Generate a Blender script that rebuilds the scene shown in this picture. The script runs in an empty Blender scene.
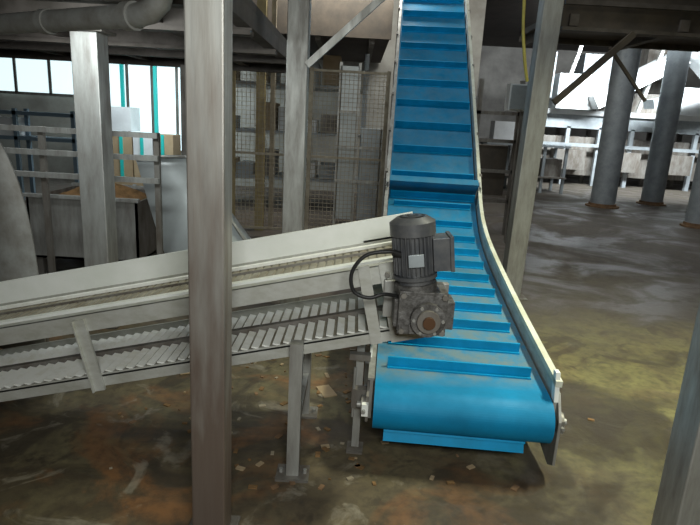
import bpy, math, random
from mathutils import Vector, Matrix
random.seed(4)
# ---------------------------------------------------------------- materials
def mat(name, col, rough=.5, metal=0., noise=0., col2=None, scale=6., stretch=(1,1,1), bump=0., emit=None, es=0., rough2=None, thr=(.35,.65), spec=.5):
    m=bpy.data.materials.new(name); m.use_nodes=True
    nt=m.node_tree; N=nt.nodes; L=nt.links; b=N['Principled BSDF']
    b.inputs['Base Color'].default_value=(*col,1); b.inputs['Roughness'].default_value=rough; b.inputs['Metallic'].default_value=metal
    b.inputs['Specular IOR Level'].default_value=spec
    if col2 is not None or bump or rough2 is not None:
        tc=N.new('ShaderNodeTexCoord'); mp=N.new('ShaderNodeMapping'); mp.inputs['Scale'].default_value=stretch
        L.new(tc.outputs['Object'],mp.inputs['Vector'])
        n=N.new('ShaderNodeTexNoise'); n.inputs['Scale'].default_value=scale; n.inputs['Detail'].default_value=8; n.inputs['Roughness'].default_value=.65
        L.new(mp.outputs[0],n.inputs['Vector'])
        r=N.new('ShaderNodeMapRange'); r.inputs['From Min'].default_value=thr[0]; r.inputs['From Max'].default_value=thr[1]
        L.new(n.outputs['Fac'],r.inputs['Value'])
        if col2 is not None:
            mx=N.new('ShaderNodeMix'); mx.data_type='RGBA'
            mx.inputs['A'].default_value=(*col,1); mx.inputs['B'].default_value=(*col2,1)
            L.new(r.outputs[0],mx.inputs['Factor']); L.new(mx.outputs['Result'],b.inputs['Base Color'])
        if rough2 is not None:
            rr=N.new('ShaderNodeMapRange'); rr.inputs['To Min'].default_value=rough; rr.inputs['To Max'].default_value=rough2
            L.new(r.outputs[0],rr.inputs['Value']); L.new(rr.outputs[0],b.inputs['Roughness'])
        if bump:
            bp=N.new('ShaderNodeBump'); bp.inputs['Strength'].default_value=bump; bp.inputs['Distance'].default_value=.02
            L.new(n.outputs['Fac'],bp.inputs['Height']); L.new(bp.outputs[0],b.inputs['Normal'])
    if emit: 
        b.inputs['Emission Color'].default_value=(*emit,1); b.inputs['Emission Strength'].default_value=es
    return m
STEEL=mat('stainless',(.48,.49,.47),.4,.45,col2=(.29,.28,.26),scale=5,stretch=(3,3,.6),rough2=.55,bump=.05)
FRAME=mat('conveyor_frame',(.60,.61,.58),.42,.25,col2=(.44,.44,.39),scale=8,stretch=(1,1,2),rough2=.6,bump=.05)
STEELD=mat('steel_dull',(.26,.25,.23),.5,.4,col2=(.14,.12,.10),scale=4,stretch=(2,2,.7),rough2=.65,bump=.1)
DARK=mat('dark_steel',(.07,.06,.05),.6,.3,col2=(.11,.09,.07),scale=5)
BEAM=mat('beam_steel',(.15,.13,.115),.6,.3,col2=(.07,.06,.05),scale=4)
GALV=mat('galvanised',(.38,.42,.44),.5,.3,col2=(.27,.30,.32),scale=5)
BLUEC=mat('cleat_blue',(.0,.33,.66),.5,0,col2=(.0,.25,.48),scale=5,spec=.3)
WHITE=mat('white_plastic',(.95,.97,.94),.45,0,col2=(.85,.88,.83),scale=4)
BELTW=mat('belt_white',(.95,.96,.92),.55,0,col2=(.66,.64,.52),scale=10,thr=(.48,.85))
BELTB=mat('belt_tan',(.42,.40,.33),.6,0,col2=(.24,.21,.15),scale=9)
CREAM=mat('guard_plastic',(.80,.83,.74),.5,0,col2=(.60,.60,.46),scale=6)
MOTOR=mat('motor_paint',(.085,.09,.10),.4,.3,col2=(.15,.15,.15),scale=14)
GEAR=mat('gear_housing',(.21,.205,.20),.42,.5,col2=(.06,.055,.05),scale=26,bump=.4,rough2=.7)
BLACK=mat('black_rubber',(.012,.012,.012),.5)
PIPE=mat('pipe_grey',(.34,.35,.34),.5,.2,col2=(.20,.19,.17),scale=6)
PANEL=mat('panel_grey',(.48,.52,.52),.45,.2,col2=(.38,.41,.41),scale=3)
WALL=mat('wall_paint',(.42,.42,.38),.8,0,col2=(.26,.25,.22),scale=1.2)
WALLR=mat('wall_far',(.26,.25,.23),.8,0,col2=(.15,.14,.13),scale=1.0)
WALLD=mat('wall_dark',(.10,.09,.08),.85,0,col2=(.06,.05,.045),scale=1.5)
CEIL=mat('ceiling_dark',(.06,.05,.045),.9,0,col2=(.09,.07,.06),scale=2)
WOOD=mat('cardboard',(.42,.32,.20),.8,0,col2=(.33,.24,.14),scale=3)
TEAL=mat('teal_strap',(.02,.50,.46),.5)
YEL=mat('yellow',(.62,.55,.12),.5,0,col2=(.45,.38,.1),scale=8)
YPOST=mat('ochre_post',(.42,.34,.16),.6,0,col2=(.28,.22,.12),scale=8)
BROWN=mat('brown_residue',(.30,.17,.07),.8,0,col2=(.14,.08,.03),scale=14,bump=.6)
RUST=mat('rusty_grid',(.40,.35,.26),.7,.1,col2=(.25,.21,.15),scale=9)
RUSTF=mat('rust_base',(.28,.17,.09),.8,.1,col2=(.15,.09,.05),scale=9)
WHITEP=mat('machine_white',(.78,.81,.82),.45,.05,col2=(.62,.64,.65),scale=2)
GLOW=mat('daylight_pane',(.7,.8,.85),.5,emit=(.72,.92,.97),es=1.1)
SHAFT=mat('shaft_brown',(.12,.06,.03),.5,.4)
BLUEP=mat('blue_grey_paint',(.14,.20,.25),.6)
def belt_mat():
    m=mat('belt_blue',(.0,.26,.52),.52,0,col2=(.0,.18,.36),scale=3.0,rough2=.7,bump=.05,spec=.3)
    nt=m.node_tree;N=nt.nodes;L=nt.links;b=N['Principled BSDF'];src=b.inputs['Base Color'].links[0].from_socket
    tc=N.new('ShaderNodeTexCoord');sp=N.new('ShaderNodeSeparateXYZ');L.new(tc.outputs['Object'],sp.inputs[0])
    n=N.new('ShaderNodeTexNoise');n.inputs['Scale'].default_value=9;n.inputs['Detail'].default_value=9;n.inputs['Roughness'].default_value=.7;L.new(tc.outputs['Object'],n.inputs['Vector'])
    r=N.new('ShaderNodeMapRange');r.inputs['From Min'].default_value=.30;r.inputs['From Max'].default_value=.58;r.inputs['To Max'].default_value=.9;L.new(n.outputs['Fac'],r.inputs['Value'])
    g=N.new('ShaderNodeMapRange');g.inputs['From Min'].default_value=2.44;g.inputs['From Max'].default_value=2.58;L.new(sp.outputs['Y'],g.inputs['Value'])
    g2=N.new('ShaderNodeMapRange');g2.inputs['From Min'].default_value=5.0;g2.inputs['From Max'].default_value=3.4;g2.inputs['To Min'].default_value=.35;L.new(sp.outputs['Y'],g2.inputs['Value'])
    a=N.new('ShaderNodeMath');a.operation='MULTIPLY';L.new(r.outputs[0],a.inputs[0]);L.new(g.outputs[0],a.inputs[1])
    a2=N.new('ShaderNodeMath');a2.operation='MULTIPLY';L.new(a.outputs[0],a2.inputs[0]);L.new(g2.outputs[0],a2.inputs[1])
    mx=N.new('ShaderNodeMix');mx.data_type='RGBA';L.new(a2.outputs[0],mx.inputs['Factor']);L.new(src,mx.inputs['A']);mx.inputs['B'].default_value=(.16,.23,.24,1)
    L.new(mx.outputs['Result'],b.inputs['Base Color']);return m
BLUE=belt_mat()
def column_mat(lo,hi):
    m=mat('column_steel',(.54,.54,.51),.36,.5,col2=(.38,.37,.34),scale=6,stretch=(6,6,.4),rough2=.5,bump=.04)
    nt=m.node_tree;N=nt.nodes;L=nt.links;b=N['Principled BSDF']
    src=b.inputs['Base Color'].links[0].from_socket
    tc=N.new('ShaderNodeTexCoord');sp=N.new('ShaderNodeSeparateXYZ');L.new(tc.outputs['Object'],sp.inputs[0])
    mp=N.new('ShaderNodeMapping');mp.inputs['Scale'].default_value=(3,3,.5);L.new(tc.outputs['Object'],mp.inputs['Vector'])
    n=N.new('ShaderNodeTexNoise');n.inputs['Scale'].default_value=7;n.inputs['Detail'].default_value=8
    L.new(mp.outputs[0],n.inputs['Vector'])
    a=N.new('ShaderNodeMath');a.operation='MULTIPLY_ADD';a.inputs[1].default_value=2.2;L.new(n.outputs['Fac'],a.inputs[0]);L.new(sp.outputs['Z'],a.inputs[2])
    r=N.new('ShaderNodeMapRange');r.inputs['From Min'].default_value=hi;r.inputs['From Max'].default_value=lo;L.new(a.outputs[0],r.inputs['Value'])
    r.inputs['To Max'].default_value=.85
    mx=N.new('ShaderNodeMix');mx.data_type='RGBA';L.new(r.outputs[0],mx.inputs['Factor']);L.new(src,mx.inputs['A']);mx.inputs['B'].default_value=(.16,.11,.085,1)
    L.new(mx.outputs['Result'],b.inputs['Base Color'])
    return m
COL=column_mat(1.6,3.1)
def floor_mat():
    m=bpy.data.materials.new('worn_concrete');m.use_nodes=True;nt=m.node_tree;N=nt.nodes;L=nt.links;b=N['Principled BSDF']
    tc=N.new('ShaderNodeTexCoord')
    def noise(s,d=8,dist=0.,off=0):
        mp=N.new('ShaderNodeMapping');mp.inputs['Location'].default_value=(off,off*.7,0);L.new(tc.outputs['Object'],mp.inputs['Vector'])
        n=N.new('ShaderNodeTexNoise');n.inputs['Scale'].default_value=s;n.inputs['Detail'].default_value=d;n.inputs['Distortion'].default_value=dist;n.inputs['Roughness'].default_value=.6
        L.new(mp.outputs[0],n.inputs['Vector']);return n
    def mr(s,a,b_,c=0,d=1):
        r=N.new('ShaderNodeMapRange');r.inputs['From Min'].default_value=a;r.inputs['From Max'].default_value=b_;r.inputs['To Min'].default_value=c;r.inputs['To Max'].default_value=d
        L.new(s,r.inputs['Value']);return r.outputs[0]
    def mul(a,b_):
        q=N.new('ShaderNodeMath');q.operation='MULTIPLY';L.new(a,q.inputs[0]);L.new(b_,q.inputs[1]);return q.outputs[0]
    def mix(f,A,B):
        x=N.new('ShaderNodeMix');x.data_type='RGBA';L.new(f,x.inputs['Factor'])
        for k,v in (('A',A),('B',B)):
            if isinstance(v,tuple): x.inputs[k].default_value=(*v,1)
            else: L.new(v,x.inputs[k])
        return x.outputs['Result']
    sp=N.new('ShaderNodeSeparateXYZ');L.new(tc.outputs['Object'],sp.inputs[0])
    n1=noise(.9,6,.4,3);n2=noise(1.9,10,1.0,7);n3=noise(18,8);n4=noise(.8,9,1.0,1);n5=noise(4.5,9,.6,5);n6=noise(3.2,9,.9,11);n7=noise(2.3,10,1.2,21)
    c=mix(mr(n1.outputs['Fac'],.38,.62),(.135,.105,.062),(.17,.15,.08))
    c=mix(mr(sp.outputs['X'],.9,1.6,0,.85),c,(.20,.19,.08))
    c=mix(mr(n5.outputs['Fac'],.40,.62,0,.7),c,(.085,.068,.045))
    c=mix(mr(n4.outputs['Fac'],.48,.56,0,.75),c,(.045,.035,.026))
    c=mix(mr(n7.outputs['Fac'],.54,.60,0,.7),c,(.05,.04,.028))
    left=mr(sp.outputs['X'],1.0,.1,.12,1)
    c=mix(mul(mr(n2.outputs['Fac'],.50,.64,0,.75),left),c,(.23,.11,.045))
    c=mix(mul(mr(n6.outputs['Fac'],.58,.64,0,.55),left),c,(.32,.29,.23))
    c=mix(mr(n3.outputs['Fac'],.45,.72,0,.6),c,(.04,.033,.025))
    c=mix(mr(sp.outputs['Y'],3.6,5.0,0,.85),c,(.11,.095,.083))
    L.new(c,b.inputs['Base Color'])
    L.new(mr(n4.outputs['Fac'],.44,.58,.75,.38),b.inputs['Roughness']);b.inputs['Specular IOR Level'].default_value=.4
    bp=N.new('ShaderNodeBump');bp.inputs['Strength'].default_value=.35;bp.inputs['Distance'].default_value=.02;L.new(n5.outputs['Fac'],bp.inputs['Height']);L.new(bp.outputs[0],b.inputs['Normal'])
    return m
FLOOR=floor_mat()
# ---------------------------------------------------------------- builder
class B:
    def __init__(s,name,bevel=0.):
        s.name=name;s.v=[];s.f=[];s.m=[];s.mats=[];s.bevel=bevel;s.sm=[]
    def mi(s,m):
        if m not in s.mats:s.mats.append(m)
        return s.mats.index(m)
    def add(s,vs,fs,m,smooth=False):
        o=len(s.v);s.v+=[Vector(v) for v in vs];k=s.mi(m)
        for f in fs:s.f.append([o+i for i in f]);s.m.append(k);s.sm.append(smooth)
        return s
    def frame(s,o,x,y,z,a,b,m):
        vs=[]
        for k in (a[2],b[2]):
            for i,j in ((a[0],a[1]),(b[0],a[1]),(b[0],b[1]),(a[0],b[1])):
                vs.append(o+x*i+y*j+z*k)
        return s.add(vs,[(3,2,1,0),(4,5,6,7),(0,1,5,4),(1,2,6,5),(2,3,7,6),(3,0,4,7)],m)
    def box(s,a,b,m):
        return s.frame(Vector((0,0,0)),Vector((1,0,0)),Vector((0,1,0)),Vector((0,0,1)),a,b,m)
    def beam(s,p,q,w,h,m,up=(0,0,1)):
        p=Vector(p);q=Vector(q);d=(q-p);l=d.length;d.normalize();u=Vector(up)
        if abs(d.dot(u))>.98:u=Vector((0,1,0))
        x=d.cross(u).normalized();z=x.cross(d)
        return s.frame(p,d,x,z,(0,-w/2,-h/2),(l,w/2,h/2),m)
    def cyl(s,p,q,r,m,n=24,r2=None,cap=True):
        p=Vector(p);q=Vector(q);d=(q-p).normalized();r2=r if r2 is None else r2
        u=Vector((0,0,1)) if abs(d.z)<.9 else Vector((0,1,0));x=d.cross(u).normalized();y=d.cross(x)
        vs=[];
        for P,R in((p,r),(q,r2)):
            for i in range(n):
                t=2*math.pi*i/n;vs.append(P+x*R*math.cos(t)+y*R*math.sin(t))
        s.add(vs,[(i,(i+1)%n,n+(i+1)%n,n+i) for i in range(n)],m,True)
        if cap:
            s.add(vs,[tuple(range(n-1,-1,-1)),tuple(range(n,2*n))],m)
        return s
    def tube(s,pts,r,m,n=12):
        pts=[Vector(p) for p in pts];rings=[]
        for i,P in enumerate(pts):
            d=(pts[min(i+1,len(pts)-1)]-pts[max(i-1,0)]).normalized()
            if i==0:
                u=Vector((0,0,1)) if abs(d.z)<.9 else Vector((0,1,0));x=d.cross(u).normalized()
            else: x=(x-d*x.dot(d)).normalized()
            y=d.cross(x);rings.append([P+x*r*math.cos(2*math.pi*k/n)+y*r*math.sin(2*math.pi*k/n) for k in range(n)])
        vs=[v for R in rings for v in R];fs=[]
        for i in range(len(pts)-1):
            for k in range(n):fs.append((i*n+k,i*n+(k+1)%n,(i+1)*n+(k+1)%n,(i+1)*n+k))
        s.add(vs,fs,m,True);s.add(rings[0]+rings[-1],[tuple(range(n)),tuple(range(n,2*n))],m);return s
    def prism(s,poly,off,m):
        poly=[Vector(p) for p in poly];off=Vector(off);n=len(poly)
        return s.add(poly+[p+off for p in poly],[tuple(range(n-1,-1,-1)),tuple(range(n,2*n))]+[(i,(i+1)%n,n+(i+1)%n,n+i) for i in range(n)],m)
    def done(s):
        me=bpy.data.meshes.new(s.name);me.from_pydata([tuple(v) for v in s.v],[],s.f)
        for m in s.mats:me.materials.append(m)
        for p,k,sm in zip(me.polygons,s.m,s.sm):p.material_index=k;p.use_smooth=sm
        import bmesh
        bm=bmesh.new();bm.from_mesh(me);bmesh.ops.recalc_face_normals(bm,faces=bm.faces[:]);bm.to_mesh(me);bm.free()
        o=bpy.data.objects.new(s.name,me);bpy.context.scene.collection.objects.link(o)
        if s.bevel:
            b=o.modifiers.new('bevel','BEVEL');b.width=s.bevel;b.segments=2;b.limit_method='ANGLE'
        return o
def catmull(pts,n=12):
    out=[];P=[pts[0]]+pts+[pts[-1]]
    for i in range(1,len(P)-2):
        for k in range(n):
            t=k/n;p0,p1,p2,p3=[Vector(q) for q in P[i-1:i+3]]
            out.append(.5*((2*p1)+(p2-p0)*t+(2*p0-5*p1+4*p2-p3)*t*t+(3*p1-p0-3*p2+p3)*t**3))
    out.append(Vector(pts[-1]));return out
# ---------------------------------------------------------------- room
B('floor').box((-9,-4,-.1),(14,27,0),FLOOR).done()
B('ceiling').box((-9,-4,5.2),(14,27,5.3),CEIL).done()
B('wall_back').box((-9,27,0),(14,27.2,5.2),WALLR).done()
B('wall_left').box((-9.2,-4,0),(-9,27,5.2),WALLD).done()
B('wall_right').box((14,-4,0),(14.2,27,5.2),WALLR).done()
B('wall_front').box((-9,-4.2,0),(14,-4,5.2),WALLD).done()
# ---------------------------------------------------------------- main column
c=B('steel_column',.006)
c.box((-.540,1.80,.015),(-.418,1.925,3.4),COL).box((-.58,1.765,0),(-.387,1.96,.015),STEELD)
c.done()
# ---------------------------------------------------------------- elevator
O=Vector((.560,2.4,0));A=Vector((.0624,.998,0));Wd=Vector((.998,-.0624,0))
def ep(d,w,z):return O+A*d+Wd*w+Vector((0,0,z))
path=catmull([Vector((0,.395,0)),Vector((1,.465,0)),Vector((2,.57,0)),Vector((2.5,.68,0)),Vector((2.78,.81,0)),Vector((2.98,.96,0)),Vector((3.18,1.13,0)),Vector((5.9,3.30,0)),Vector((7.3,4.42,0))],14)
path=[(p.x,p.y) for p in path]
def tang(i):
    a=path[max(i-1,0)];b=path[min(i+1,len(path)-1)];v=Vector((b[0]-a[0],b[1]-a[1]));v.normalize();return v
def strip(bld,pts,w0,w1,th,m,sm=True):
    vs=[];
    for d,z,nd,nz in pts:
        vs+= [ep(d,w0,z),ep(d,w1,z),ep(d-nd*th,w1,z-nz*th),ep(d-nd*th,w0,z-nz*th)]
    fs=[]
    for i in range(len(pts)-1):
        for k in range(4):fs.append((4*i+k,4*i+(k+1)%4,4*i+4+(k+1)%4,4*i+4+k))
    n=len(vs);fs+=[(0,1,2,3),(n-1,n-2,n-3,n-4)]
    bld.add(vs,fs,m,False)
e=B('cleated_incline_conveyor')
R=.104;cz=.291;HW=.41
pts=[]
for k in range(0,29):
    ang=math.radians(265-k*(175/29.))
    pts.append((R*math.cos(ang),cz+R*math.sin(ang),math.cos(ang),math.sin(ang)))
for i,(d,z) in enumerate(path):
    tv=tang(i);pts.append((d,z,-tv.y,tv.x))
strip(e,pts,-HW,HW,.012,BLUE)
ret=[]
for i,(d,z) in enumerate(path):
    tv=tang(i);nd,nz=-tv.y,tv.x
    if i>2:ret.append((d-nd*.19,z-nz*.19,nd,nz))
strip(e,[(R*math.cos(math.radians(265)),cz-R,0,1)]+ret,-HW,HW,.01,BLUE)
S=[0]
for i in range(1,len(path)):S.append(S[-1]+math.hypot(path[i][0]-path[i-1][0],path[i][1]-path[i-1][1]))
def at(s):
    for i in range(1,len(S)):
        if S[i]>=s:
            t=(s-S[i-1])/(S[i]-S[i-1]);d=path[i-1][0]*(1-t)+path[i][0]*t;z=path[i-1][1]*(1-t)+path[i][1]*t
            tv=Vector((path[i][0]-path[i-1][0],path[i][1]-path[i-1][1])).normalized();return d,z,tv
    return None
Z=Vector((0,0,1))
def cleat(d,z,tv,h=.06,m=BLUEC,w=.375,wr=None):
    x=(A*tv.x+Z*tv.y);n=(-A*tv.y+Z*tv.x)
    o=ep(d,0,z)
    e.frame(o,x,Wd,n,(-.006,-w,-.002),(.006,wr or w,h),m)
    e.frame(o,x,Wd,n,(-.022,-w,-.002),(.03,wr or w,.008),m)
s=.20
while s<S[-1]-.1:
    d,z,tv=at(s);cleat(d,z,tv,h=.055 if s<3 else .08,w=.355 if s<3 else .395);s+=.272 if s<3.2 else .375
a=math.radians(250);cleat(R*math.cos(a),cz+R*math.sin(a),Vector((math.sin(a),-math.cos(a))),.055,w=.355,wr=.30)
for side in(-1,1):
    vs=[];fs=[];w0=side*(HW+.01);w1=side*(HW+.025)
    for i,(d,z) in enumerate(path):
        tv=tang(i);nd,nz=-tv.y,tv.x;up=.07+.04*min(1,d/3);dn=.18
        if side<0: up-=.045*max(0,1-d/2.2)
        vs+=[ep(d+nd*up,w0,z+nz*up),ep(d+nd*up,w1,z+nz*up),ep(d-nd*dn,w1,z-nz*dn),ep(d-nd*dn,w0,z-nz*dn)]
    for i in range(len(path)-1):
        for k in range(4):fs.append((4*i+k,4*i+(k+1)%4,4*i+4+(k+1)%4,4*i+4+k))
    fs+=[(0,1,2,3)]
    e.add(vs,fs,FRAME if side>0 else STEEL)
    vs=[];fs=[];w0=side*(HW+.005);w1=side*(HW+.036)
    for i,(d,z) in enumerate(path):
        tv=tang(i);nd,nz=-tv.y,tv.x;a0=.07+.04*min(1,d/3);
        if side<0: a0-=.045*max(0,1-d/2.2)
        a1=a0+(.03 if side>0 else .012)
        vs+=[ep(d+nd*a1,w0,z+nz*a1),ep(d+nd*a1,w1,z+nz*a1),ep(d+nd*a0,w1,z+nz*a0),ep(d+nd*a0,w0,z+nz*a0)]
    for i in range(len(path)-1):
        for k in range(4):fs.append((4*i+k,4*i+(k+1)%4,4*i+4+(k+1)%4,4*i+4+k))
    fs+=[(0,1,2,3)]
    e.add(vs,fs,CREAM if side>0 else STEEL)
    w=side*(HW+.025)
    if side>0:
        poly=[ep(.30,w,.11),ep(-.0,w,.06),ep(-.07,w,.10),ep(-.07,w,.32),ep(.0,w,.43),ep(.30,w,.48)]
        e.prism(poly,Wd*(side*.012),STEEL)
        e.prism([ep(-.02,w-.02,.395),ep(.03,w-.02,.395),ep(.05,w-.02,.53),ep(.01,w-.02,.53)],Wd*.02,WHITE)
    else:
        e.prism([ep(.30,w,.17),ep(.05,w,.17),ep(-.03,w,.22),ep(-.03,w,.35),ep(.05,w,.40),ep(.30,w,.45)],Wd*(side*.012),STEELD)
        e.prism([ep(.16,w,.37),ep(.24,w,.37),ep(.34,w,.66),ep(.28,w,.66)],Wd*(side*.012),WHITE)
    e.cyl(ep(0,w,cz),ep(0,w+side*.035,cz),.045,STEELD).cyl(ep(0,w,cz),ep(0,w+side*.055,cz),.016,STEEL)
    e.frame(ep(0,w,cz),A,Wd,Z,(-.06,0,-.03),(.14,side*.03,.03),STEELD if side>0 else WHITE)
    e.cyl(ep(-.08,w+side*.02,cz),ep(.2,w+side*.02,cz),.008,STEEL,10)
    for d in(.5,2.3,3.6):
        zz=at(d)[1]-.15
        e.frame(ep(d,w+side*.02,0),A,Wd,Z,(0,-.02,.01),(.05,.02,zz),STEEL)
        e.frame(ep(d,w+side*.02,0),A,Wd,Z,(-.03,-.04,0),(.08,.04,.01),STEELD)
e.frame(ep(.08,-.49,0),A,Wd,Z,(0,-.018,.01),(.03,.018,.62),STEEL)
e.frame(ep(.05,-.49,0),A,Wd,Z,(-.02,-.04,0),(.08,.04,.01),STEELD)
e.frame(ep(.06,-.49,.30),A,Wd,Z,(-.03,-.03,-.05),(.02,.05,.05),STEELD)
e.frame(ep(.05,-.49,.50),A,Wd,Z,(-.02,-.05,0),(.02,.05,.03),STEELD)
e.cyl(ep(.04,-.51,.2),ep(.04,-.51,.46),.007,STEEL,8)
e.cyl(ep(0,-HW+.005,cz),ep(0,HW-.005,cz),R-.013,STEELD,32)
d,z,tv=at(3.12);x=(A*tv.x+Z*tv.y);n=(-A*tv.y+Z*tv.x)
e.frame(ep(d,0,z),x,Wd,n,(-.04,-.42,.085),(.04,.42,.092),GALV)
for side in(-1,1):
    for sA in range(14,62,6):
        q=at(sA*.1+2)
        if q:
            d,z,tv=q;x=(A*tv.x+Z*tv.y);n=(-A*tv.y+Z*tv.x);e.frame(ep(d,side*.445,z),x,Wd,n,(-.02,-.012,-.2),(.02,.012,.14),STEELD)
e.done()
# ---------------------------------------------------------------- feed conveyor
th=math.radians(13);sx=Vector((math.cos(th),0,math.sin(th)));ty=Vector((0,1,0));nn=Vector((-math.sin(th),0,math.cos(th)));OC=Vector((.2,2.3,1.03))
f=B('modular_feed_conveyor')
def cb(a,b,m):f.frame(OC,sx,ty,nn,a,b,m)
L0=-3.0
cb((L0,0,-.075),(.10,.012,0),FRAME);cb((L0,0,-.004),(.10,.05,0),FRAME);cb((L0,0,-.08),(.1,.035,-.075),FRAME)
cb((L0,.488,-.09),(.12,.5,0),FRAME)
cb((L0,.5,-.04),(.13,.516,.115),WHITE)
cb((L0,.05,-.035),(.02,.485,-.02),BELTB)
cb((L0,.07,-.012),(.08,.11,.006),WHITE);cb((L0,.3,-.016),(.08,.31,-.004),STEELD)
cb((L0,.40,-.012),(.08,.43,.002),BELTW)
k=L0
while k<.0:
    cb((k,.13,-.02),(k+.028,.48,-.014),BELTB);k+=.04
f.cyl(OC+sx*.06+nn*-.1,OC+sx*.06+nn*-.1+ty*.5,.085,BELTW,28)
f.cyl(OC+sx*.06+nn*-.1-ty*.03,OC+sx*.06+nn*-.1+ty*.53,.02,STEEL)
cb((L0,.0,-.30),(.0,.48,-.292),BELTB)
k=L0
while k<-.02:
    for t0,t1 in((.005,.215),(.265,.48)):
        o=OC+sx*k+nn*-.292
        xx=(sx*math.cos(-.35)+nn*math.sin(-.35));zz=(nn*math.cos(-.35)-sx*math.sin(-.35))
        f.frame(o+nn*.014,xx,ty,zz,(0,t0,0),(.032,t1,.006),BELTW)
    k+=.048
cb((L0,.222,-.29),(-.02,.255,-.262),STEELD)
cb((L0,.0,-.345),(.02,.012,-.285),FRAME)
cb((L0,.488,-.345),(.02,.5,-.25),FRAME)
for s in(-1.41,-2.3):
    cb((s-.025,-.014,-.36),(s+.025,-.0,-.02),FRAME);cb((s-.025,-.03,-.36),(s-.019,-.0,-.02),FRAME)
    cb((s-.02,.0,-.34),(s+.02,.5,-.31),STEELD)
cb((-.17,-.012,-.345),(-.12,-.0,.01),FRAME)
cb((-.08,-.012,-.35),(.14,-.0,.01),FRAME)
cb((-.14,.5,-.35),(.14,.512,.01),FRAME)
for X in(-.21,-2.3):
    for t in(0.0,.5):
        zt=1.03+.2309*(X-.2)-.30
        y0=2.3+t-(.03 if t==0 else -.03)
        f.box((X-.028,y0-.028,.012),(X+.028,y0+.028,zt+.02),STEEL)
        f.box((X-.075,y0-.06,0),(X+.075,y0+.06,.012),STEELD)
        for bx in(-.055,.055):f.cyl((X+bx,y0,.012),(X+bx,y0,.03),.01,STEEL,6)
    f.box((X-.02,2.3,.22),(X+.02,2.8,.26),STEEL)
for s_,n_ in((-.03,-.2),(-.05,-.30),(-.05,-.04)):
    f.cyl(OC+sx*s_+nn*n_-ty*.035,OC+sx*s_+nn*n_,.02 if n_==-.2 else .011,STEELD,12)
f.done()
# ---------------------------------------------------------------- gear motor
g=B('gear_motor',.004)
gx,gz,gy=.295,.895,2.165
g.box((gx-.095,gy-.085,gz-.1),(gx+.095,gy+.085,gz+.075),GEAR)
g.box((gx-.11,gy-.05,gz-.085),(gx+.13,gy+.06,gz+.03),GEAR)
g.cyl((gx+.02,gy-.115,gz-.03),(gx+.02,gy+.11,gz-.03),.068,GEAR,28)
g.cyl((gx+.02,gy-.135,gz-.03),(gx+.02,gy-.11,gz-.03),.045,STEELD,28)
g.cyl((gx+.02,gy-.15,gz-.03),(gx+.02,gy-.13,gz-.03),.024,SHAFT,20)
for k in range(6):
    t=k*math.pi/3;g.cyl((gx+.02+.057*math.cos(t),gy-.122,gz-.03+.057*math.sin(t)),(gx+.02+.057*math.cos(t),gy-.112,gz-.03+.057*math.sin(t)),.007,STEEL,6)
for dx,dz in((-.08,-.085),(.08,-.085),(-.08,.06),(.08,.06)):
    g.cyl((gx+dx,gy-.1,gz+dz),(gx+dx,gy-.08,gz+dz),.012,STEELD,6)
for k in range(5):
    g.box((gx-.09+k*.0384,gy-.094,gz-.095),(gx-.084+k*.0384,gy-.08,gz-.055),GEAR)
mb=Vector((.270,gy,.96));mt=Vector((.232,gy,1.25));ax=(mt-mb).normalized()
g.cyl(mb,mb+ax*.03,.085,GEAR,28);g.cyl(mb+ax*.03,mb+ax*.05,.07,MOTOR,28);g.cyl(mb+ax*.05,mb+ax*.065,.088,MOTOR,28)
g.cyl(mb+ax*.06,mb+ax*.23,.07,MOTOR,32)
xx=ax.cross(Vector((0,1,0))).normalized();yy=ax.cross(xx)
if xx.x<0:xx=-xx
for k in range(28):
    t=2*math.pi*k/28;d=xx*math.cos(t)+yy*math.sin(t);s2=ax.cross(d)
    g.frame(mb,ax,d,s2,(.07,.065,-.002),(.225,.085,.002),MOTOR)
g.cyl(mb+ax*.225,mb+ax*.275,.09,MOTOR,32);g.cyl(mb+ax*.275,mb+ax*.295,.09,MOTOR,32,r2=.06)
for k in range(4):g.cyl(mb+ax*(.2955),mb+ax*(.297+.001*k),.05-.012*k,BLACK if k%2==0 else MOTOR,24)
tb=mb+ax*.14;YV=Vector((0,1,0))
g.frame(tb,ax,xx,YV,(-.06,.07,-.06),(.07,.135,.05),MOTOR)
g.frame(tb,ax,xx,YV,(-.065,.135,-.065),(.075,.15,.055),MOTOR)
g.frame(tb,ax,xx,YV,(-.03,-.03,-.092),(.02,.03,-.084),GALV)
cab=catmull([Vector(p) for p in((.20,2.12,1.105),(.15,2.1,1.12),(.06,2.1,1.10),(.01,2.1,1.03),(.02,2.1,.955),(.08,2.1,.93),(.14,2.11,.945),(.2,2.14,.93))],8)
g.tube(cab,.008,BLACK,10)
g.cyl((.2,2.12,1.105),(.165,2.11,1.115),.014,BLACK,12)
g.box((.15,2.255,.80),(.42,2.2875,.96),STEEL)
g.done()
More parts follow.
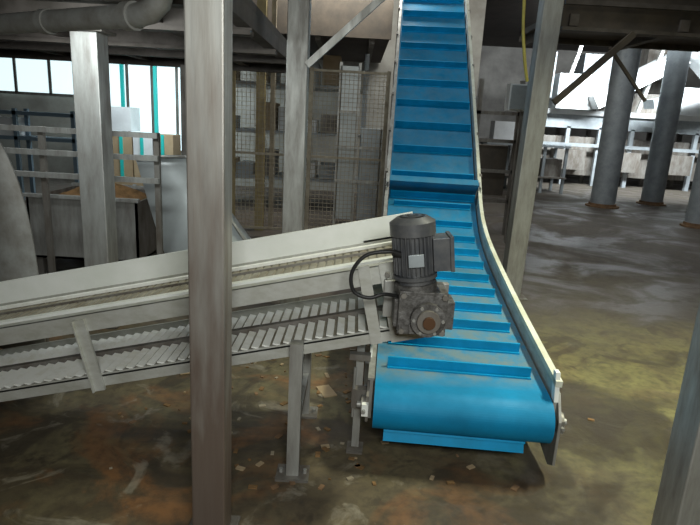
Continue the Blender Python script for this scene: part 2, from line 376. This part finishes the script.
# ---------------------------------------------------------------- posts
def post(name,x,y,w,z1,m=STEEL,base=True,lean=0):
    b=B(name,.006);b.beam((x,y,.012),(x+lean,y,z1),w,w,m,up=(0,1,0))
    b.box((x-w*.85,y-w*.85,0),(x+w*.85,y+w*.85,.012),STEELD)
    return b
p=post('support_post',1.60,5.35,.17,3.6,lean=.05);p.done()
p=post('support_post',-.48,4.5,.16,3.2);p.done()
p=post('support_post',-1.86,4.05,.18,2.08);p.box((-2.0,3.93,2.08),(-1.72,4.17,2.1),STEELD);p.done()
p=post('support_post',-1.93,6.6,.15,2.1,STEELD);p.done()
p=B('support_post',.006);p.box((1.27,1.8,.012),(1.43,1.95,3.4),STEEL).box((1.25,1.77,0),(1.47,1.99,.012),STEELD);p.done()
B('diagonal_brace').beam((-.40,4.38,1.98),(.35,4.38,2.68),.04,.05,STEEL).done()
b=B('diagonal_brace');b.beam((1.78,5.35,1.86),(2.40,5.35,2.48),.05,.055,DARK);b.beam((2.22,5.38,2.36),(2.62,5.38,1.92),.03,.025,DARK);b.done()
# ---------------------------------------------------------------- overhead structure
b=B('overhead_platform')
b.box((-5.5,2.9,2.28),(-.75,7.3,2.34),DARK)
for y in(3.1,4.05,5.2,6,7.2):
    b.box((-5.5,y-.06,2.12),(-.75,y+.06,2.15),BEAM).box((-5.5,y-.008,2.12),(-.75,y+.008,2.28),BEAM)
for x in(-3.6,-2.6,-1.4,-.8):
    b.box((x-.05,2.9,2.17),(x+.05,7.3,2.28),BEAM)
b.box((-5.5,2.86,2.18),(-.75,2.9,2.36),BEAM)
b.done()
b=B('overhead_platform')
b.box((1.80,5.55,2.64),(9.5,6.9,2.70),DARK)
b.box((1.80,5.50,2.52),(9.5,5.55,3.5),DARK)
b.box((1.80,5.45,2.50),(9.5,5.60,2.53),BEAM)
for z in(2.72,2.95,3.2):b.box((1.80,5.46,z),(9.5,5.50,z+.04),BEAM)
b.box((1.80,6.85,2.58),(9.5,6.9,2.7),BEAM)
for x in(1.9,2.9,4.2,5.5,6.8):b.box((x-.04,5.46,2.54),(x+.04,6.9,2.64),BEAM)
b.done()
b=B('overhead_beam')
b.box((-.35,4.42,3.2),(2.5,4.58,3.36),BEAM);b.done()
b=B('overhead_mezzanine');b.box((-8.9,8.8,2.85),(.42,12.9,3.0),CEIL);b.box((-8.9,8.74,2.78),(.42,8.8,3.8),DARK)
for x in(-1.5,-.7,.1):b.box((x,8.8,2.72),(x+.08,12.9,2.85),BEAM)
b.done()
b=B('drain_pipe')
el=[(-2.9,3.6,1.97),(-.95,2.5,1.974),(-.87,2.45,1.985),(-.82,2.42,2.02),(-.80,2.41,2.08),(-.80,2.41,3.0)]
b.tube(el,.048,PIPE,20)
b.cyl((-1.0,2.53,1.974),(-.95,2.5,1.974),.058,PIPE,20);b.cyl((-.8,2.41,2.08),(-.8,2.41,2.13),.058,PIPE,20);b.cyl((-1.5,2.81,1.972),(-1.46,2.79,1.972),.056,PIPE,20)
b.done()
b=B('guard_rail')
for z in(1.41,1.24,1.07):b.beam((-3.4,4.3,z),(-1.50,4.3,z),.03,.04,STEEL)
for x in(-3.3,-2.4,-1.52):b.box((x-.02,4.32,0),(x+.02,4.36,1.43),STEELD)
b.done()
b=B('residue_bin')
x0,x1,y0,y1,z0,z1=-2.95,-1.95,5.0,5.9,.22,.78
b.box((x0,y0,z0),(x1,y0+.02,z1),STEEL).box((x0,y1-.02,z0),(x1,y1,z1),STEELD).box((x0,y0,z0),(x0+.02,y1,z1),STEELD).box((x1-.02,y0,z0),(x1,y1,z1),STEELD).box((x0,y0,z0),(x1,y1,z0+.02),STEELD)
b.box((x0-.02,y0-.02,z1),(x1+.02,y0+.03,z1+.03),STEEL).box((x0-.02,y1-.03,z1),(x1+.02,y1+.02,z1+.03),STEEL)
n=14;vs=[];fs=[]
for i in range(n):
    for j in range(n):
        u=i/(n-1);v=j/(n-1);vs.append((x0+.02+u*(x1-x0-.04),y0+.02+v*(y1-y0-.04),z1-.10+.20*math.sin(math.pi*u)*math.sin(math.pi*v)+random.uniform(-.03,.03)))
for i in range(n-1):
    for j in range(n-1):fs.append((i*n+j,(i+1)*n+j,(i+1)*n+j+1,i*n+j+1))
b.add(vs,fs,BROWN,True)
for x in(x0+.03,x1-.09):
    for y in(y0+.03,y1-.09):b.box((x,y,0),(x+.06,y+.06,z0),STEELD)
b.done()
b=B('plastic_crate')
for i,(cx,cz_) in enumerate(((-3.3,0),(-2.68,0),(-3.2,.36))):
    w_=.55
    b.box((cx,6.4,cz_),(cx+w_,6.8,cz_+.02),WHITEP)
    for k in range(4):
        zz=cz_+.02+k*.085;b.box((cx,6.4,zz),(cx+w_,6.415,zz+.06),WOOD if i==1 else WHITEP).box((cx,6.785,zz),(cx+w_,6.8,zz+.06),WHITEP).box((cx,6.4,zz),(cx+.015,6.8,zz+.06),WHITEP).box((cx+w_-.015,6.4,zz),(cx+w_,6.8,zz+.06),WHITEP)
    for ax_ in(0,w_-.03):
        for ay in(0,.37):b.box((cx+ax_,6.4+ay,cz_),(cx+ax_+.03,6.43+ay,cz_+.35),WHITEP)
b.done()
b=B('sheet_metal_chute')
N_=12;vs=[];fs=[]
for i in range(N_+1):
    t=i/N_
    zc=1.25-.82*t-.05*math.sin(t*math.pi); y=4.75-.35*t
    bulge=.05*math.exp(-t*6)
    l=Vector((-1.85+.36*t,y,zc-bulge));r_=Vector((-1.40+.69*t,y-.05,zc+.03-bulge))
    vs+=[l+Vector((0,.25,-.02)),l,r_,r_+Vector((0,.25,-.02))]
for i in range(N_):
    for k in range(3):fs.append((4*i+k,4*i+k+1,4*i+4+k+1,4*i+4+k))
b.add(vs,fs,PANEL,True)
b.box((-1.52,4.80,0),(-1.47,4.85,1.0),STEELD).box((-1.0,4.75,0),(-.95,4.8,.6),STEELD)
b.tube([(-1.85,4.74,1.21),(-1.40,4.69,1.24)],.012,STEEL,8);b.tube([(-1.40,4.69,1.24),(-.71,4.34,.45)],.012,STEEL,8)
o=b.done();m_=o.modifiers.new('solid','SOLIDIFY');m_.thickness=.006
b=B('curved_guard_panel')
vs=[];fs=[];n=16
for i in range(n+1):
    t=i/n;a=math.pi*.5*t
    z=.2+1.38*math.sin(a)
    x=-1.70-.42*(1-math.cos(a))**1.5
    vs+=[(x,2.95,z),(x-.75,3.15,z)]
for i in range(n):fs.append((2*i,2*i+1,2*i+3,2*i+2))
b.add(vs,fs,PIPE,True);b.box((-2.35,3.1,0),(-2.3,3.15,.9),STEELD).box((-1.77,2.97,0),(-1.72,3.02,.5),STEELD)
o=b.done();m_=o.modifiers.new('solid','SOLIDIFY');m_.thickness=.01
# small product scraps lying on the floor, one object
b=B('floor_debris')
for i in range(150):
    x=random.gauss(-.1,.55);y=random.uniform(2.15,3.9);s_=random.uniform(.006,.022);t=random.uniform(0,3.1)
    if -.62<x<-.35 and y<2.0:continue
    X_=Vector((math.cos(t),math.sin(t),0));Y_=Vector((-math.sin(t),math.cos(t),0))
    b.frame(Vector((x,y,0)),X_,Y_,Z,(-s_,-s_*.6,0),(s_,s_*.6,.006),random.choice([RUST,RUSTF,WOOD,BROWN,BROWN]))
for x,y,t,w_ in((-.95,3.3,.4,.10),(-1.3,3.6,1.1,.13),(-.1,3.1,2.0,.07),(-.75,2.75,.8,.06)):
    X_=Vector((math.cos(t),math.sin(t),0));Y_=Vector((-math.sin(t),math.cos(t),0))
    b.frame(Vector((x,y,0)),X_,Y_,Z,(-w_,-w_*.6,0),(w_,w_*.6,.008),WOOD)
b.done()
# ---------------------------------------------------------------- mesh fence
b=B('wire_mesh_fence')
y=7.5;xa,xb,za,zb=-1.62,.36,.12,2.2
for x in(xa,-.62,xb):b.box((x-.025,y-.025,0),(x+.025,y+.025,zb+.03),YPOST if x==xa else RUST)
b.box((xa,y-.015,zb-.015),(xb,y+.015,zb+.015),RUST).box((xa,y-.015,za-.015),(xb,y+.015,za+.015),RUST).box((xa,y-.015,1.1),(xb,y+.015,1.13),RUST)
x=xa
while x<xb:b.box((x-.003,y-.004,za),(x+.003,y+.004,zb),RUST);x+=.055
z=za
while z<zb:b.box((xa,y-.004,z-.003),(xb,y+.004,z+.003),RUST);z+=.055
b.done()
b=B('ochre_upright');b.box((-1.40,7.9,0),(-1.28,8.02,3.2),YPOST);b.box((-1.22,8.0,0),(-1.16,8.06,3.2),RUST);b.done()
b=B('storage_rack')
for x in(-2.6,-1.2,.1,):
    for y in(10,11):b.box((x-.04,y-.04,0),(x+.04,y+.04,2.7),GALV)
for z in(.5,1.3,2.1):
    b.box((-2.6,10,z),(.1,11,z+.06),GALV)
for i in range(7):
    for z in(.56,1.36,2.16):
        if random.random()<.7:
            x=-2.5+i*.37;h=random.uniform(.2,.5);b.box((x,10.1,z),(x+.3,10.8,z+h),random.choice([WOOD,WHITEP,GALV,STEELD]))
b.done()
b=B('stainless_panel_unit')
b.box((-.28,8.4,.15),(-.02,8.9,2.35),PANEL).box((.06,8.4,.15),(.36,8.9,1.5),GALV)
for z in(.7,1.2,1.7):b.box((-.30,8.38,z),(.38 if z<1.5 else 0,8.4,z+.04),STEEL)
for x in(-.3,-.03,.34):b.box((x,8.4,0),(x+.04,8.44,2.4 if x<.2 else 1.5),STEEL)
b.done()
b=B('wall_partition');b.box((-9,13,0),(2.6,13.15,5.2),WALL);b.done()
def window(i,x0,x1,z0,z1,y=12.97,n=2):
    b=B('window_%d'%i);b.box((x0,y-.02,z0),(x1,y+.02,z1),GLOW)
    for k in range(n+1):
        x=x0+(x1-x0)*k/n;b.box((x-.03,y-.05,z0),(x+.03,y-.02,z1),STEELD)
    for z in(z0,z1):b.box((x0,y-.05,z-.03),(x1,y-.02,z+.03),STEELD)
    b.done()
window(1,-5.7,-3.5,.7,2.7,n=4);window(2,-8.4,-6.1,1.8,2.7,n=3)
b=B('wrapped_carton_pallet')
for i in range(4):
    for z in range(2+(i in(1,))):
        x=-5.35+i*.42;b.box((x,11.5,.15+z*.5),(x+.39,12,.15+z*.5+.47),WOOD if (i+z)%3 else WHITEP)
    b.box((x+.15,11.47,.15),(x+.21,11.5,1.12),TEAL)
b.box((-5.4,11.4,0),(-3.6,12.05,.15),WOOD);b.done()
b=B('teal_door_frame')
for x in(-5.05,-4.35,-3.75):b.box((x,12.3,0),(x+.07,12.36,2.6),TEAL)
b.box((-5.05,12.3,2.55),(-3.68,12.36,2.62),TEAL);b.done()
b=B('blue_shelf')
for z in(1.0,1.4):b.box((-6.6,9.3,z),(-4.6,9.7,z+.06),BLUEP)
for x in(-6.6,-5.6,-4.65):b.box((x,9.3,0),(x+.06,9.36,1.5),BLUEP).box((x,9.64,0),(x+.06,9.7,1.5),BLUEP)
b.box((-6.4,9.35,1.06),(-5.6,9.65,1.35),WHITEP);b.done()
# ---------------------------------------------------------------- silo legs
for x,y,r_ in((5.72,12.9,.27),(7.36,13.9,.25),(6.55,10.6,.21)):
    b=B('silo_leg');b.cyl((x,y,.03),(x,y,4.6),r_,GALV,32);b.cyl((x,y,0),(x,y,.03),r_*1.35,RUSTF,32);b.cyl((x,y,.03),(x,y,.08),r_*1.1,RUSTF,32)
    b.done()
# ---------------------------------------------------------------- background machinery right
b=B('processing_line')
b.box((5.2,18,1.75),(12.5,19,2.15),GALV);b.box((5.0,17.9,2.15),(12.5,18,2.3),WHITEP);b.box((5.2,17.9,1.2),(12.5,18,1.3),GALV)
for x in range(6,13):b.box((x-.5,18,0),(x-.38,18.12,1.8),GALV);b.box((x-.5,18.9,0),(x-.38,19,1.8),STEELD)
for x in(6.2,7.9,9.5):b.box((x,17.7,.5),(x+.9,18.3,1.1),random.choice([WHITEP,STEELD]))
b.box((5.6,18.3,.3),(12.2,18.8,1.5),STEELD)
b.beam((6.9,17.5,2.5),(9.3,17.5,3.9),.9,.42,WHITEP);b.beam((8.9,17,4.6),(11.6,17,2.3),.9,.5,WHITEP);b.beam((8.2,16.6,2.5),(12.0,16.6,3.5),.6,.25,GALV)
b.box((5.9,17.5,2.3),(7.0,18.5,3.3),WHITEP);b.box((5.3,17.7,2.6),(5.8,18.2,3.9),GALV);b.box((7.4,18.2,2.3),(9.4,18.9,2.9),STEELD)
b.box((9.6,17.6,2.3),(10.6,18.4,3.1),WHITEP);b.box((7.2,19.2,2.3),(8.6,20,4.1),GALV);b.box((9.2,19.2,3.0),(10.2,20,4.6),STEELD)
for x in(6.0,8.4,10.8):b.beam((x,17.6,2.3),(x+.5,17.6,4.4),.1,.1,STEEL)
b.done()
b=B('inclined_chute_conveyor')
b.beam((7.3,11.6,1.25),(9.4,11.6,2.9),.7,.24,WHITEP);b.beam((7.3,11.2,1.4),(9.4,11.2,3.05),.03,.14,STEEL)
b.box((7.7,11.5,0),(7.8,11.6,1.5),STEELD).box((8.9,11.5,0),(9.0,11.6,2.3),STEELD);b.done()
b=B('work_table')
b.box((3.4,15,1.2),(5.6,16,1.26),GALV)
for x in(3.45,4.2,4.93,5.5):
    for y in(15.05,15.9):b.box((x,y,0),(x+.07,y+.07,1.2),GALV)
b.box((3.4,15,.4),(5.6,16,.44),STEELD);b.box((3.6,15.2,1.26),(4.2,15.7,1.8),WHITEP);b.box((4.4,15.2,1.26),(4.9,15.6,2.3),STEELD);b.box((5.0,15.2,.44),(5.5,15.8,.9),STEELD);b.done()
b=B('control_cabinet');b.box((2.02,7.9,1.85),(2.5,8.1,2.2),WHITEP);b.box((2.04,7.88,1.87),(2.48,7.9,2.18),GALV)
b.box((2.22,7.95,0),(2.3,8.03,1.85),STEELD);b.done()
b=B('side_machine_frame')
for x in(1.75,2.35,):b.box((x,8.6,0),(x+.06,8.66,2.3),STEELD)
for z in(.5,.95,1.4,1.8):b.box((1.75,8.6,z),(2.4,8.66,z+.05),STEELD)
b.box((1.8,8.7,.6),(2.3,9.1,1.35),DARK);b.done()
b=B('yellow_hose');b.tube(catmull([Vector(p) for p in((1.33,5.15,2.95),(1.36,5.15,2.5),(1.41,5.15,2.2),(1.47,5.2,2.02))],6),.014,YEL,10);b.done()
# ---------------------------------------------------------------- lights
def area(loc,tgt,size,power,col=(1,1,1),spread=180):
    l=bpy.data.lights.new('lamp','AREA');l.shape='RECTANGLE';l.size=size[0];l.size_y=size[1];l.energy=power;l.color=col;l.spread=math.radians(spread)
    o=bpy.data.objects.new('lamp_or_fill_light',l);o.location=loc;o.rotation_euler=(Vector(tgt)-Vector(loc)).to_track_quat('-Z','Y').to_euler();bpy.context.scene.collection.objects.link(o)
area((.25,-.5,2.15),(.3,3.2,.8),(.8,.4),58,(.98,1,.95))  # flash-like key lamp just behind the camera, well below the ceiling
area((2.6,2.9,4.9),(2.1,3.0,0),(1.2,.3),85,(.98,.98,.74),90)
area((5.5,8.0,4.8),(5.5,9,0),(1.2,.3),55,(.95,.98,1))
area((8,13.5,5),(8.5,18.5,2),(4,1),1000,(.9,.97,1),110)
area((-3.5,10.5,2.7),(-3.8,12.5,.8),(2,1),110,(.85,.96,1))
area((-1.7,3.3,2.05),(-1.6,4.9,.8),(.8,.15),11,(.93,1,1))  # added fill under the platform, brightens the chute shaded by the column
area((-2.4,4.6,2.05),(-2.4,5.4,.6),(.8,.15),9,(.95,1,1))
area((-.3,8.3,4.0),(-.3,10.5,1),(2,.5),90,(1,.98,.9))
area((1.5,9.8,4.9),(.5,12,1),(2,.5),100,(1,.98,.93))
area((.9,4.8,5.0),(1,6,2),(1.2,.3),38,(.9,.98,1))
w=bpy.data.worlds.new('World');bpy.context.scene.world=w;w.use_nodes=True;w.node_tree.nodes['Background'].inputs[0].default_value=(.8,.88,.82,1);w.node_tree.nodes['Background'].inputs[1].default_value=.1
# ---------------------------------------------------------------- camera
pt=math.radians(14.2);rl=math.radians(3.2)
F=Vector((0,math.cos(pt),-math.sin(pt)));U=Vector((0,math.sin(pt),math.cos(pt)));Rr=Vector((1,0,0))
X=Rr*math.cos(rl)+U*math.sin(rl);Y=-Rr*math.sin(rl)+U*math.cos(rl)
cam=bpy.data.cameras.new('camera');co=bpy.data.objects.new('camera',cam);bpy.context.scene.collection.objects.link(co)
M=Matrix((X,Y,-F)).transposed().to_4x4();M.translation=Vector((0,0,1.6));co.matrix_world=M
cam.sensor_width=36;cam.lens=36*560/700;cam.clip_start=.05
bpy.context.scene.camera=co
bpy.context.scene.view_settings.view_transform='Standard'
